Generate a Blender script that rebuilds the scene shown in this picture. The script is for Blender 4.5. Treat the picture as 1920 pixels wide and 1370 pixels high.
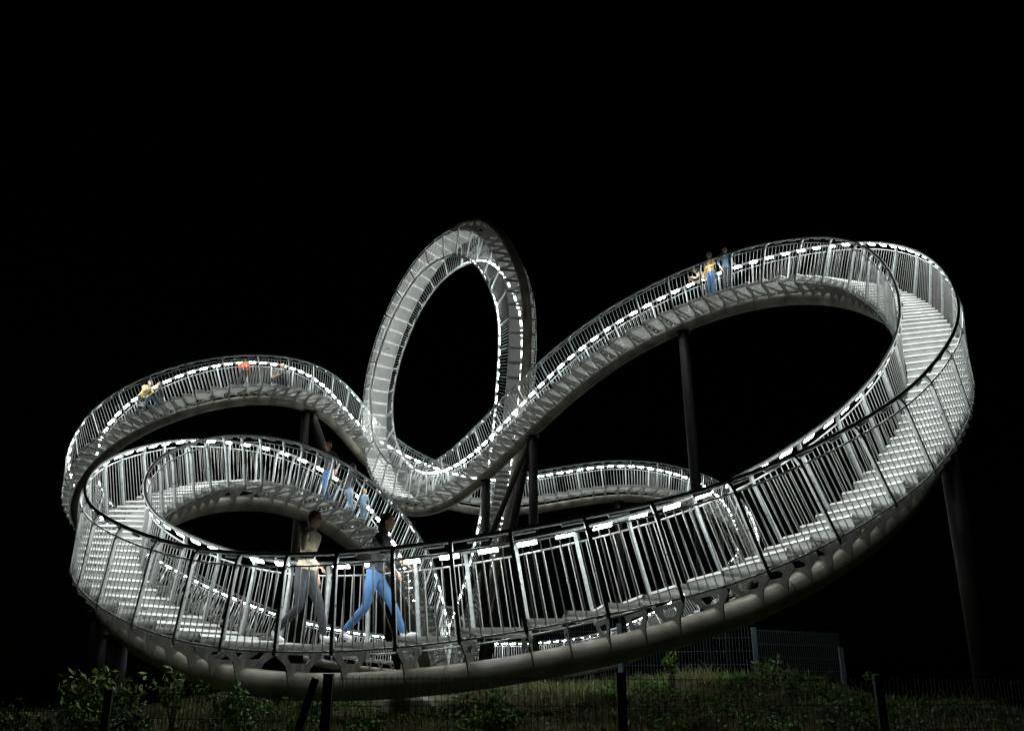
import bpy, bmesh, math, random
import numpy as np
from mathutils import Vector, Matrix
random.seed(7); rng = np.random.default_rng(7)
for o in list(bpy.data.objects): bpy.data.objects.remove(o)
SC = bpy.context.scene
COL = SC.collection
# ---------------------------------------------------------------- camera, sky, exposure
cam_d = bpy.data.cameras.new('camera'); cam = bpy.data.objects.new('camera', cam_d); COL.objects.link(cam)
cam.location = (0, 0, 1.7); cam.rotation_euler = (math.radians(90+19.4), 0, 0)
cam_d.sensor_width = 36; cam_d.lens = 36*1720/1920; cam_d.clip_end = 3000; cam_d.clip_start = .1
SC.camera = cam
world = bpy.data.worlds.new('World'); SC.world = world; world.use_nodes = True
wn = world.node_tree.nodes; wl = world.node_tree.links
bg = wn['Background']; sky = wn.new('ShaderNodeTexSky'); sky.sky_type = 'NISHITA'; sky.sun_disc = False
sky.sun_elevation = math.radians(8); sky.sun_rotation = math.radians(150)
wl.new(sky.outputs[0], bg.inputs[0]); bg.inputs[1].default_value = 0.00006
sun_d = bpy.data.lights.new('city_glow', 'SUN'); sun_d.energy = .0015; sun_d.angle = math.radians(3); sun_d.color = (1, .85, .68)  # faint warm sun lamp added to stand in for city glow on the columns
sun = bpy.data.objects.new('city_glow', sun_d); COL.objects.link(sun); sun.rotation_euler = (math.radians(55), 0, math.radians(35))
SC.view_settings.view_transform = 'Standard'; SC.view_settings.look = 'None'
SC.view_settings.exposure = 0; SC.view_settings.gamma = 1; SC.view_settings.use_curve_mapping = False
LED_POWER = 88.0
# ---------------------------------------------------------------- materials
def mat(name, col, rough=.5, metal=0., noise=None, bump=0., scale=20., col2=None, spec=.5, wave=None):
    m = bpy.data.materials.new(name); m.use_nodes = True
    n = m.node_tree.nodes; l = m.node_tree.links; p = n['Principled BSDF']
    p.inputs['Base Color'].default_value = (*col, 1); p.inputs['Roughness'].default_value = rough
    p.inputs['Metallic'].default_value = metal
    p.inputs['Specular IOR Level'].default_value = spec
    tc = n.new('ShaderNodeTexCoord')
    if noise:
        t = n.new('ShaderNodeTexNoise'); t.inputs['Scale'].default_value = scale; t.inputs['Detail'].default_value = 6
        l.new(tc.outputs['Object'], t.inputs['Vector'])
        r = n.new('ShaderNodeValToRGB'); r.color_ramp.elements[0].position = .32; r.color_ramp.elements[1].position = .7
        c2 = col2 or tuple(c*(1-noise) for c in col)
        r.color_ramp.elements[0].color = (*c2, 1); r.color_ramp.elements[1].color = (*col, 1)
        l.new(t.outputs['Fac'], r.inputs['Fac']); l.new(r.outputs[0], p.inputs['Base Color'])
        if bump:
            b = n.new('ShaderNodeBump'); b.inputs['Strength'].default_value = bump; b.inputs['Distance'].default_value = .01
            l.new(t.outputs['Fac'], b.inputs['Height']); l.new(b.outputs[0], p.inputs['Normal'])
    return m
M_GALV = mat('galvanised_steel', (.56, .585, .59), .42, .55, .3, .12, 9)
M_POST = mat('galvanised_post', (.55, .585, .60), .5, .35, .28, .15, 14)
M_BAR = mat('galvanised_bar', (.42, .43, .42), .45, .5, .2, 0, 6)
M_TREAD = mat('perforated_tread', (.62, .62, .60), .55, .3, .3, .3, 5)
M_PLATE = mat('loop_plate', (.20, .205, .20), .5, .25, .25, .2, 4)
def perforate(m, f):
    n = m.node_tree.nodes; l = m.node_tree.links; t = n.new('ShaderNodeBsdfTransparent'); x = n.new('ShaderNodeMixShader'); x.inputs[0].default_value = f
    tl = n.new('ShaderNodeBsdfTranslucent'); tl.inputs[0].default_value = (.6, .6, .58, 1) if m is M_TREAD else (.3, .3, .3, 1); y = n.new('ShaderNodeMixShader'); y.inputs[0].default_value = .24
    l.new(n['Principled BSDF'].outputs[0], y.inputs[1]); l.new(tl.outputs[0], y.inputs[2]); l.new(y.outputs[0], x.inputs[1]); l.new(t.outputs[0], x.inputs[2]); l.new(x.outputs[0], n['Material Output'].inputs[0])
perforate(M_TREAD, .52); perforate(M_PLATE, .38)
M_RISER = mat('riser_sheet', (.34, .345, .34), .55, .2, .3, .3, 5)
M_NOSING = mat('nosing', (.6, .61, .6), .45, .2, .15, 0, 5)
M_BRACKET = mat('bracket_plate', (.20, .20, .19), .55, .3, .3, .2, 7)
M_TUBE = mat('spine_tube_zinc', (.45, .425, .375), .58, .15, .35, .3, 2.2, col2=(.17, .15, .12))
M_RUST = mat('rust_stain', (.30, .15, .08), .8, 0, .4)
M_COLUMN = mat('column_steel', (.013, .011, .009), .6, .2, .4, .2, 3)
M_BOLT = mat('bolt_head', (.10, .10, .10), .5, .8, .2)
M_HOUSING = mat('led_housing', (.5, .5, .5), .4, .6, .1)
M_GROUND = mat('earth', (.11, .092, .06), .95, 0, .6, .8, 1.6, col2=(.05, .055, .025), spec=0)
M_CONC = mat('concrete', (.42, .38, .31), .85, 0, .3, .4, 6)
M_FENCE = mat('fence_green', (.03, .045, .035), .5, .2, .2)
M_FENCEG = mat('fence_grey_blue', (.09, .12, .145), .5, .4, .2)
def led_material():
    m = bpy.data.materials.new('led_light'); m.use_nodes = True; n = m.node_tree.nodes
    n.remove(n['Principled BSDF']); e = n.new('ShaderNodeEmission'); e.inputs[0].default_value = (.94, 1, .965, 1)
    e.inputs[1].default_value = LED_POWER; m.node_tree.links.new(e.outputs[0], n['Material Output'].inputs[0]); return m
M_LED = led_material()
def leafmat(name, a, b, sc=8):
    m = mat(name, a, .6, 0, .5, 0, sc, col2=b); return m
M_GRASS = leafmat('grass_blades', (.17, .27, .06), (.27, .23, .12), 1.5)
M_LEAF = leafmat('leaf_green', (.15, .30, .055), (.07, .15, .03), 3)
M_LEAF2 = leafmat('leaf_yellow_green', (.20, .32, .06), (.12, .2, .04), 3)
M_STEM = mat('stem', (.08, .06, .035), .8)
# ---------------------------------------------------------------- mesh helpers
def link(name, me, m=None, parent=None, mtx=None):
    o = bpy.data.objects.new(name, me); COL.objects.link(o)
    if m is not None and me is not None and not me.materials: me.materials.append(m)
    if parent: o.parent = parent
    if mtx is not None: o.matrix_basis = mtx
    return o
def tag(o, label=None, cat=None, group=None, kind=None):
    if label: o['label'] = label
    if cat: o['category'] = cat
    if group: o['group'] = group
    if kind: o['kind'] = kind
    return o
def thing(name, label, cat, loc=(0, 0, 0), rz=0, group=None):
    o = bpy.data.objects.new(name, None); COL.objects.link(o); o.location = loc; o.rotation_euler = (0, 0, rz)
    o.empty_display_size = .2
    return tag(o, label, cat, group)
class MB:
    def __init__(s): s.v = []; s.f = []; s.mi = []
    def add(s, v, f, mi=0):
        k = len(s.v); s.v += [tuple(x) for x in v]; s.f += [tuple(i+k for i in q) for q in f]; s.mi += [mi]*len(f)
    def hexa(s, p, mi=0):   # 8 points: bottom 0-3, top 4-7
        s.add(p, [(0, 3, 2, 1), (4, 5, 6, 7), (0, 1, 5, 4), (1, 2, 6, 5), (2, 3, 7, 6), (3, 0, 4, 7)], mi)
    def box(s, x0, x1, y0, y1, z0, z1, mi=0):
        s.hexa([(x0, y0, z0), (x1, y0, z0), (x1, y1, z0), (x0, y1, z0), (x0, y0, z1), (x1, y0, z1), (x1, y1, z1), (x0, y1, z1)], mi)
    def tube(s, pts, r, n=8, closed=False, caps=True, up=None, mi=0):
        pts = [np.array(p, float) for p in pts]; N = len(pts); k = len(s.v)
        rr = r if hasattr(r, '__len__') else [r]*N
        ref = None
        for i, p in enumerate(pts):
            if closed: t = pts[(i+1) % N]-pts[i-1]
            else: t = pts[min(i+1, N-1)]-pts[max(i-1, 0)]
            t /= np.linalg.norm(t)+1e-12
            if up is not None: ref = np.array(up[i], float)
            elif ref is None: ref = np.array([0, 0, 1.]) if abs(t[2]) < .9 else np.array([1., 0, 0])
            a = ref-t*(ref@t); a /= np.linalg.norm(a)+1e-12; ref = a; b = np.cross(t, a)
            for q in range(n):
                w = 2*math.pi*(q+.5)/n; s.v.append(tuple(p+rr[i]*(math.cos(w)*a+math.sin(w)*b)))
        for i in range(N if closed else N-1):
            i2 = (i+1) % N
            for q in range(n):
                q2 = (q+1) % n; s.f.append((k+i*n+q, k+i*n+q2, k+i2*n+q2, k+i2*n+q)); s.mi.append(mi)
        if caps and not closed:
            s.f.append(tuple(k+q for q in range(n))[::-1]); s.f.append(tuple(k+(N-1)*n+q for q in range(n))); s.mi += [mi, mi]
    def mesh(s, name, mats, smooth=False):
        me = bpy.data.meshes.new(name); me.from_pydata(s.v, [], s.f)
        for m in (mats if isinstance(mats, (list, tuple)) else [mats]): me.materials.append(m)
        if len(me.materials) > 1: me.polygons.foreach_set('material_index', s.mi)
        if smooth: me.polygons.foreach_set('use_smooth', [True]*len(me.polygons))
        me.update(); return me
    def obj(s, name, mats, parent=None, smooth=False, loc=None):
        if loc is not None: s.v = [(x-loc[0], y-loc[1], z-loc[2]) for x, y, z in s.v]
        o = link(name, s.mesh(name, mats, smooth), None, parent)
        if loc is not None and parent is None: o.location = loc
        return o
TRACK_MAIN = [(-2.560,30.399,2.362,-0.995,0.100,0.000),(-2.645,29.695,2.929,-0.989,0.146,0.000),(-2.772,28.992,3.489,-0.977,0.211,0.000),
 (-2.952,28.291,4.039,-0.957,0.288,0.000),(-3.196,27.598,4.572,-0.926,0.378,0.000),(-3.515,26.917,5.080,-0.884,0.467,0.000),
 (-3.909,26.248,5.550,-0.838,0.545,0.000),(-4.377,25.589,5.964,-0.794,0.608,-0.000),(-4.910,24.937,6.302,-0.757,0.654,0.000),
 (-5.491,24.282,6.542,-0.744,0.668,-0.000),(-6.083,23.603,6.647,-0.772,0.635,0.000),(-6.618,22.873,6.589,-0.845,0.534,-0.000),
 (-7.031,22.084,6.419,-0.919,0.394,0.000),(-7.326,21.262,6.172,-0.958,0.287,-0.000),(-7.528,20.435,5.856,-0.982,0.189,0.000),
 (-7.647,19.605,5.510,-0.995,0.095,0.000),(-7.684,18.780,5.133,-1.000,-0.009,0.000),(-7.629,17.981,4.706,-0.991,-0.134,0.000),
 (-7.466,17.213,4.250,-0.958,-0.286,0.000),(-7.171,16.470,3.822,-0.892,-0.451,0.000),(-6.738,15.760,3.459,-0.814,-0.580,0.000),
 (-6.202,15.096,3.149,-0.744,-0.669,-0.000),(-5.595,14.481,2.872,-0.681,-0.732,-0.000),(-4.931,13.913,2.627,-0.619,-0.785,-0.000),
 (-4.213,13.394,2.426,-0.548,-0.836,0.000),(-3.436,12.945,2.292,-0.445,-0.895,-0.000),(-2.599,12.600,2.235,-0.314,-0.949,-0.000),
 (-1.722,12.368,2.250,-0.206,-0.979,0.000),(-0.830,12.214,2.324,-0.143,-0.990,-0.000),(0.063,12.109,2.447,-0.082,-0.997,0.000),
 (0.955,12.081,2.614,0.028,-1.000,0.000),(1.835,12.166,2.818,0.159,-0.987,0.000),(2.688,12.346,3.072,0.246,-0.969,0.000),
 (3.505,12.578,3.392,0.301,-0.954,0.000),(4.279,12.857,3.776,0.382,-0.924,0.000),(5.000,13.206,4.204,0.496,-0.868,-0.000),
 (5.656,13.639,4.658,0.599,-0.801,-0.000),(6.250,14.129,5.138,0.668,-0.744,0.000),(6.793,14.651,5.646,0.718,-0.696,-0.000),
 (7.280,15.195,6.185,0.774,-0.633,0.000),(7.693,15.762,6.761,0.842,-0.539,0.000),(8.021,16.349,7.371,0.900,-0.436,0.000),
 (8.284,16.964,7.986,0.933,-0.359,0.000),(8.514,17.613,8.577,0.951,-0.310,-0.000),(8.720,18.297,9.138,0.964,-0.267,0.000),
 (8.901,19.009,9.672,0.975,-0.220,0.000),(9.038,19.741,10.192,0.990,-0.142,0.000),(9.106,20.482,10.711,0.999,-0.038,0.000),
 (9.092,21.232,11.223,0.997,0.077,0.000),(8.987,21.993,11.706,0.980,0.198,0.000),(8.778,22.762,12.141,0.946,0.325,0.000),
 (8.458,23.527,12.509,0.897,0.442,0.000),(8.036,24.276,12.800,0.846,0.533,-0.000),(7.533,25.002,13.008,0.797,0.603,0.000),
 (6.962,25.697,13.127,0.747,0.664,0.000),(6.335,26.353,13.154,0.699,0.715,-0.000),(5.670,26.968,13.095,0.660,0.751,-0.000),
 (4.983,27.547,12.962,0.631,0.776,0.000),(4.288,28.096,12.764,0.611,0.792,0.000),(3.595,28.621,12.500,0.599,0.801,-0.000),
 (2.917,29.126,12.169,0.597,0.802,0.000),(2.259,29.620,11.785,0.607,0.795,-0.000),(1.626,30.117,11.365,0.628,0.778,0.000),
 (1.016,30.626,10.924,0.655,0.756,-0.000),(0.428,31.157,10.480,0.686,0.728,0.000),(-0.141,31.718,10.049,0.717,0.697,0.000),
 (-0.697,32.312,9.646,0.740,0.672,-0.000),(-1.250,32.935,9.285,0.754,0.657,0.000),(-1.810,33.585,8.987,0.757,0.653,-0.000),
 (-2.390,34.250,8.775,0.748,0.664,0.000),(-2.997,34.916,8.671,0.735,0.679,-0.000),(-3.609,35.586,8.701,0.748,0.663,0.002),
 (-4.179,36.267,8.884,0.788,0.616,0.011),(-4.682,36.937,9.230,0.819,0.573,0.025),(-5.119,37.561,9.723,0.841,0.540,0.041),
 (-5.489,38.106,10.346,0.863,0.502,0.053),(-5.776,38.545,11.085,0.887,0.458,0.051),(-5.966,38.851,11.917,0.907,0.420,0.034),
 (-6.062,39.017,12.804,0.918,0.397,0.011),(-6.071,39.048,13.710,0.922,0.387,-0.022),(-5.993,38.968,14.611,0.913,0.401,-0.069),
 (-5.827,38.806,15.488,0.899,0.421,-0.121),(-5.581,38.578,16.331,0.881,0.446,-0.159),(-5.271,38.291,17.135,0.862,0.473,-0.184),
 (-4.904,37.950,17.892,0.839,0.504,-0.203),(-4.475,37.560,18.590,0.807,0.547,-0.222),(-3.974,37.121,19.207,0.762,0.605,-0.231),
 (-3.400,36.631,19.710,0.716,0.668,-0.201),(-2.767,36.074,20.040,0.687,0.719,-0.106),(-2.116,35.451,20.116,0.717,0.696,0.030),
 (-1.534,34.797,19.896,0.802,0.588,0.102),(-1.070,34.172,19.432,0.859,0.503,0.099),(-0.697,33.611,18.824,0.882,0.463,0.087),
 (-0.381,33.121,18.128,0.892,0.444,0.084),(-0.105,32.710,17.368,0.895,0.436,0.093),(0.132,32.400,16.549,0.902,0.421,0.098),
 (0.298,32.230,15.674,0.913,0.400,0.082),(0.369,32.223,14.770,0.920,0.387,0.057),(0.364,32.355,13.873,0.924,0.380,0.049),
 (0.317,32.586,12.996,0.926,0.374,0.053),(0.249,32.889,12.143,0.928,0.368,0.060),(0.165,33.243,11.311,0.930,0.363,0.062),
 (0.066,33.635,10.498,0.931,0.361,0.060),(-0.047,34.057,9.701,0.931,0.360,0.056),(-0.174,34.502,8.920,0.931,0.361,0.051),
 (-0.317,34.967,8.154,0.930,0.365,0.042),(-0.478,35.449,7.401,0.928,0.371,0.030),(-0.661,35.945,6.662,0.925,0.379,0.016),
 (-0.865,36.453,5.938,0.921,0.389,0.001),(-1.092,36.971,5.227,0.916,0.401,-0.014),(-1.342,37.497,4.530,0.911,0.412,-0.028),
 (-1.613,38.030,3.847,0.906,0.422,-0.040),(-1.902,38.570,3.176,0.900,0.432,-0.050),(-2.207,39.115,2.517,0.895,0.442,-0.060),
 (-2.528,39.664,1.869,0.890,0.450,-0.068),(-2.863,40.218,1.231,0.887,0.456,-0.073)]
TRACK_REAR = [(11.889,49.340,6.772,0.721,0.693,-0.000),(10.938,49.744,6.214,0.126,0.992,0.000),(9.914,49.746,5.609,-0.088,0.996,0.000),
 (8.899,49.606,5.002,-0.173,0.985,0.000),(7.865,49.401,4.447,-0.210,0.978,0.000),(6.802,49.160,3.966,-0.232,0.973,0.000),
 (5.712,48.891,3.567,-0.246,0.969,0.000),(4.599,48.601,3.258,-0.257,0.966,0.000),(3.470,48.294,3.033,-0.267,0.964,0.000),
 (2.334,47.972,2.878,-0.278,0.961,0.000),(1.195,47.635,2.782,-0.289,0.957,0.000),(0.057,47.285,2.736,-0.300,0.954,0.000),
 (-1.077,46.922,2.727,-0.310,0.951,0.000),(-2.208,46.545,2.744,-0.322,0.947,0.000),(-3.333,46.155,2.779,-0.334,0.943,0.000),
 (-4.452,45.751,2.833,-0.346,0.938,0.000),(-5.565,45.331,2.911,-0.360,0.933,0.000),(-6.668,44.895,3.019,-0.375,0.927,0.000),
 (-7.760,44.442,3.164,-0.393,0.920,0.000),(-8.837,43.967,3.354,-0.414,0.910,0.000),(-9.892,43.471,3.594,-0.439,0.899,0.000),
 (-10.920,42.947,3.892,-0.471,0.882,0.000),(-11.912,42.386,4.240,-0.516,0.857,0.000),(-12.857,41.774,4.629,-0.574,0.819,0.000),
 (-13.741,41.097,5.050,-0.643,0.766,0.000),(-14.547,40.345,5.502,-0.722,0.692,0.000),(-15.249,39.511,5.981,-0.808,0.590,0.000),
 (-15.822,38.596,6.483,-0.884,0.467,0.000),(-16.250,37.608,6.990,-0.946,0.324,0.000),(-16.511,36.559,7.488,-0.988,0.156,0.000),
 (-16.578,35.478,7.981,-0.999,-0.038,0.000),(-16.411,34.422,8.502,-0.958,-0.286,0.000),(-15.974,33.477,9.074,-0.839,-0.545,0.000),
 (-15.309,32.704,9.686,-0.662,-0.750,0.000),(-14.458,32.146,10.300,-0.429,-0.903,0.000),(-13.465,31.826,10.868,-0.179,-0.984,0.000),
 (-12.394,31.770,11.383,0.071,-0.997,0.000),(-11.317,31.979,11.840,0.307,-0.951,0.000),(-10.299,32.458,12.221,0.537,-0.844,0.000),
 (-9.400,33.183,12.504,0.705,-0.709,0.000),(-8.645,34.086,12.678,0.821,-0.571,0.000),(-8.050,35.115,12.729,0.900,-0.436,0.000),
 (-7.588,36.208,12.643,0.936,-0.351,0.000),(-7.203,37.309,12.406,0.947,-0.320,0.000),(-6.816,38.370,12.028,0.922,-0.386,0.000),
 (-6.302,39.337,11.562,0.822,-0.570,0.000),(-5.563,40.134,11.084,0.637,-0.771,0.000),(-4.636,40.736,10.644,0.454,-0.891,0.000),
 (-3.590,41.158,10.265,0.299,-0.954,0.000),(-2.468,41.426,9.973,0.171,-0.985,0.000),(-1.297,41.562,9.803,0.061,-0.998,0.000),
 (-0.107,41.576,9.790,-0.030,-1.000,0.000),(1.077,41.506,9.899,-0.081,-0.997,0.000),(2.251,41.400,10.068,-0.091,-0.996,0.000),
 (3.427,41.310,10.238,-0.054,-0.999,0.000),(4.612,41.295,10.357,0.040,-0.999,0.000),(5.795,41.422,10.373,0.176,-0.984,0.000),
 (6.945,41.713,10.284,0.313,-0.950,0.000),(8.036,42.160,10.120,0.444,-0.896,0.000),(9.043,42.754,9.896,0.571,-0.821,0.000),
 (9.932,43.485,9.594,0.697,-0.717,0.000),(10.668,44.334,9.203,0.806,-0.592,0.000),(11.257,45.265,8.750,0.877,-0.480,0.000),
 (11.726,46.247,8.267,0.925,-0.381,0.000),(12.074,47.273,7.773,0.968,-0.251,0.000),(12.226,48.345,7.281,1.000,0.012,0.000)]
# ---------------------------------------------------------------- the walkway sculpture
class Track:
    def __init__(s, data, closed):
        d = np.array(data); s.closed = closed
        n = len(d); u = np.arange(n+1 if closed else n)
        dd = np.r_[d, d[:1]] if closed else d
        q = np.arange(0, len(dd)-1+1e-9, .05)
        k = np.minimum(np.floor(q).astype(int), len(dd)-2); f = (q-k)[:, None]
        g = lambda i: d[i % n] if closed else d[np.clip(i, 0, n-1)]
        p0, p1, p2, p3 = g(k-1), g(k), g(k+1), g(k+2)
        v = .5*((2*p1)+(-p0+p2)*f+(2*p0-5*p1+4*p2-p3)*f**2+(-p0+3*p1-3*p2+p3)*f**3)
        s.C = v[:, :3]; S = v[:, 3:]
        T = np.gradient(s.C, axis=0)
        if closed: T[0] = T[-1] = s.C[1]-s.C[-2]
        T /= np.linalg.norm(T, axis=1)[:, None]
        S -= T*(S*T).sum(1)[:, None]; S /= np.linalg.norm(S, axis=1)[:, None]
        s.T, s.S, s.N = T, S, np.cross(S, T)
        s.al = np.r_[0, np.cumsum(np.linalg.norm(np.diff(s.C, axis=0), axis=1))]; s.len = s.al[-1]
    def at(s, x):
        if s.closed: x = x % s.len
        r = []
        for A in (s.C, s.T, s.S, s.N):
            r.append(np.array([np.interp(x, s.al, A[:, k]) for k in range(3)]))
        for k in (1, 2, 3): r[k] /= np.linalg.norm(r[k])
        return r
    def pt(s, x, a, b):
        C, T, S, N = s.at(x); return C+S*a+N*b
def basis(origin, x, y, z):
    m = Matrix.Identity(4)
    for i in range(3): m[i][0], m[i][1], m[i][2], m[i][3] = x[i], y[i], z[i], origin[i]
    return m
# unit meshes: x along the track, y across (towards the inside of the walkway), z up
def bar_mesh():
    b = MB(); b.tube([(0, 0, 0), (0, 0, 1)], .0085, 6); return b.mesh('baluster', M_BAR)
def post_mesh():
    b = MB(); w, t = .024, .05
    prof = [(-.15, -.5, .5), (.86, -.5, .5), (.98, -.4, .75), (1.06, .1, 1.25), (1.115, .75, 1.45)]  # z, y0, y1 in units of t
    for (z0, a0, a1), (z1, c0, c1) in zip(prof, prof[1:]):
        b.hexa([(-w, a0*t, z0), (w, a0*t, z0), (w, a1*t, z0), (-w, a1*t, z0), (-w, c0*t, z1), (w, c0*t, z1), (w, c1*t, z1), (-w, c1*t, z1)])
    for z in (-.08, .02, .45, .93):
        for sx in (-1, 1): b.tube([(sx*w, 0, z), (sx*(w+.006), 0, z)], .012, 6, mi=1)
        b.tube([(0, -t*.5, z), (0, -t*.5-.006, z)], .012, 6, mi=1)
    return b.mesh('post', [M_POST, M_BOLT])
def led_mesh(L):
    # +y is the shining direction (down and towards the walkway); a shallow channel holds the strip
    b = MB(); w = .036
    b.box(-L/2-.01, L/2+.01, -.012, 0, -w, w, 1); b.box(-L/2-.01, L/2+.01, 0, .007, w, w+.003, 1); b.box(-L/2-.01, L/2+.01, 0, .012, -w-.003, -w, 1)
    b.add([(-L/2, .002, -w+.001), (-L/2, .002, w-.001), (L/2, .002, w-.001), (L/2, .002, -w+.001)], [(0, 1, 2, 3)], 0)
    return b.mesh('led_light', [M_LED, M_HOUSING])
def bracket_mesh(top):
    # trapezoid cross plate with a hexagonal opening; y across, z up (normal to the track)
    t = .008; zt = top; zb = -.56
    out = [(-.57, zt), (.57, zt), (.57, zt-.06), (.30, zt-.20), (.15, zb), (-.15, zb), (-.30, zt-.20), (-.57, zt-.06)]
    hole = [(-.24, zt-.06), (.24, zt-.06), (.27, zt-.10), (.19, zt-.15), (0, zt-.152), (-.19, zt-.15), (-.27, zt-.10), (-.26, zt-.07)]
    order_h = [7, 1, 2, 3, 4, 5, 6, 0]
    hole = [(-.25, zt-.055), (.25, zt-.055), (.28, zt-.085), (.20, zt-.155), (.08, zt-.16), (-.08, zt-.16), (-.20, zt-.155), (-.28, zt-.085)]
    b = MB(); n = 8
    v = [(sx*t, y, z) for sx in (-1, 1) for y, z in out+hole]
    f = []
    for i in range(n):
        j = (i+1) % n
        f.append((i, j, n+j, n+i)); f.append((2*n+i, 3*n+i, 3*n+j, 2*n+j))
        f.append((i, 2*n+i, 2*n+j, j)); f.append((n+i, n+j, 3*n+j, 3*n+i))
    b.add(v, f); return b.mesh('bracket', M_BRACKET)
BAR, POST, LED = bar_mesh(), post_mesh(), led_mesh(.26)
BR_FLAT, BR_STAIR = bracket_mesh(-.07), bracket_mesh(-.13)
CAMP = np.array([0, 0, 1.7])
def build_track(tr, root, posts, skip_led=lambda s, sd: False, slots=lambda s: True, led_gap=lambda s: .47):
    rl = np.array(root.location)
    W, H, B, WP, HU = .5, 1.12, -.10, .56, .96
    closed = tr.closed
    nS = int(tr.len/.16); ss = np.linspace(0, tr.len, nS, endpoint=not closed)
    fr = [tr.at(x) for x in ss]
    def rail(a, b, r, name, m, n=8):
        mb = MB(); mb.tube([C+S*a+N*b-rl for C, T, S, N in fr], r, n, closed, up=[N for C, T, S, N in fr])
        return mb.obj(name, m, root, True)
    rail(0, -.51, .175, 'spine_tube', M_TUBE, 24)
    x = 2.4
    while x < tr.len-1:
        C, T, S, N = tr.at(x); c = C-N*.51-rl
        mb = MB(); mb.tube([c-T*.009, c-T*.004, c+T*.004, c+T*.009], [.174, .182, .182, .174], 24, up=[N]*4, caps=False); mb.obj('weld_seam', M_BRACKET, root, True)
        x += 4.6
    for sd in (-1, 1):
        rail(sd*W, H, .032, 'handrail', M_GALV, 10)
        rail(sd*WP, HU, .014, 'upper_rail', M_GALV)
        rail(sd*WP, B, .014, 'bottom_rail', M_GALV)
    bars = []; leds = []
    nb = len(posts) if closed else len(posts)-1
    for i in range(nb):
        s0 = posts[i]; s1 = posts[(i+1) % len(posts)]
        if s1 < s0: s1 += tr.len
        Ls = s1-s0; a, b = tr.at(s0), tr.at(s1)
        mid = tr.at((s0+s1)/2)
        slope = abs(a[0][2]-b[0][2]); loop = mid[3][2] < .5
        nsub = 2 if loop else max(int(math.ceil(Ls/.82)), int(math.ceil(slope/.205)), 1)
        if loop: nsub = max(2, int(round(Ls/.55)))
        for sd in (-1, 1):
            k = int(round((np.linalg.norm((b[0]+b[2]*sd*WP)-(a[0]+a[2]*sd*WP)))/.128))
            for q in range(1, k):
                x = s0+Ls*q/k; C, T, S, N = tr.at(x)
                p0 = C+S*sd*WP+N*B; p1 = C+S*sd*WP+N*HU
                z = p1-p0; h = np.linalg.norm(z); bars.append((np.linalg.norm(p0-CAMP), p0-rl, T, np.cross(z/h, T), z))
        # treads and brackets
        for q in range(nsub):
            x0 = s0+Ls*q/nsub; x1 = s0+Ls*(q+1)/nsub
            A, Bf = tr.at(x0), tr.at(x1); Mi = tr.at((x0+x1)/2)
            stair = Mi[3][2] > .5
            mb = MB(); w = .525; g = .006
            if stair:
                rise = Bf[0][2]-A[0][2]; zt = Mi[0][2]; th = .035
                lo, hi = (A, Bf) if rise >= 0 else (Bf, A)
                r = abs(rise)
                P = [lo[0]-lo[2]*w, lo[0]+lo[2]*w, hi[0]+hi[2]*w, hi[0]-hi[2]*w]
                hd = hi[0]-lo[0]; hd = np.array([hd[0], hd[1], 0]); hl = np.linalg.norm(hd); hd /= hl+1e-9
                P = [np.array([p[0], p[1], zt]) for p in P]
                P[0] -= hd*.018; P[1] -= hd*.018; P[2] -= hd*g; P[3] -= hd*g
                dn = np.array([0, 0, -th]); e0 = hd*.05
                npk = 6; gp = .035/1.05   # grating planks running along the walkway
                for kk in range(npk):
                    u0 = kk/npk+(gp/2 if kk else 0); u1 = (kk+1)/npk-(gp/2 if kk < npk-1 else 0)
                    Fa, Fb = P[0]+(P[1]-P[0])*u0+e0, P[0]+(P[1]-P[0])*u1+e0; Ba, Bb = P[3]+(P[2]-P[3])*u0, P[3]+(P[2]-P[3])*u1
                    mb.hexa([Fa+dn-rl, Fb+dn-rl, Bb+dn-rl, Ba+dn-rl, Fa-rl, Fb-rl, Bb-rl, Ba-rl])
                f0 = hd*.004; f1 = hd*.022
                mb.hexa([P[0]+dn+f0-rl, P[1]+dn+f0-rl, P[1]+e0+dn-f0*.2-rl, P[0]+e0+dn-f0*.2-rl, P[0]+f1-rl, P[1]+f1-rl, P[1]+e0-f0*.2-rl, P[0]+e0-f0*.2-rl], 2)
                # side flanges under the plate
                for (i0, i1, sg) in ((0, 3, 1), (1, 2, -1)):
                    inn = (P[1]-P[0])/np.linalg.norm(P[1]-P[0])*sg*.006
                    fl = np.array([0, 0, -.075])
                    mb.hexa([P[i0]+fl-rl, P[i1]+fl-rl, P[i1]+fl+inn-rl, P[i0]+fl+inn-rl, P[i0]+dn-rl, P[i1]+dn-rl, P[i1]+dn+inn-rl, P[i0]+dn+inn-rl])
                if r > .06:   # riser plate with a row of slots in one third
                    e = (P[1]-P[0]); E = np.linalg.norm(e); e /= E; o = P[0]+hd*.03
                    z1 = -th-.001; z0 = -max(r-.012, .07)
                    def rp(u0, u1, za, zb):
                        q4 = [o+e*u0*E, o+e*u1*E]
                        pts = []
                        for zz in (za, zb):
                            zv = np.array([0, 0, zz])
                            pts += [q4[0]+zv-rl, q4[1]+zv-rl, q4[1]+hd*.005+zv-rl, q4[0]+hd*.005+zv-rl]
                        mb.hexa(pts, 1)
                    if slots(x0):
                        zh1 = z1-.015; zh0 = max(z0+.02, zh1-.035)
                        rp(0, .58, z0, z1); rp(.92, 1, z0, z1); rp(.58, .92, z0, zh0); rp(.58, .92, zh1, z1)
                        for kk in range(4):
                            u = .64+.065*kk; rp(u, u+.022, zh0, zh1)
                    else: rp(0, 1, z0, z1)
                o = mb.obj('tread', [M_TREAD, M_RISER, M_NOSING], root)
            else:
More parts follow.
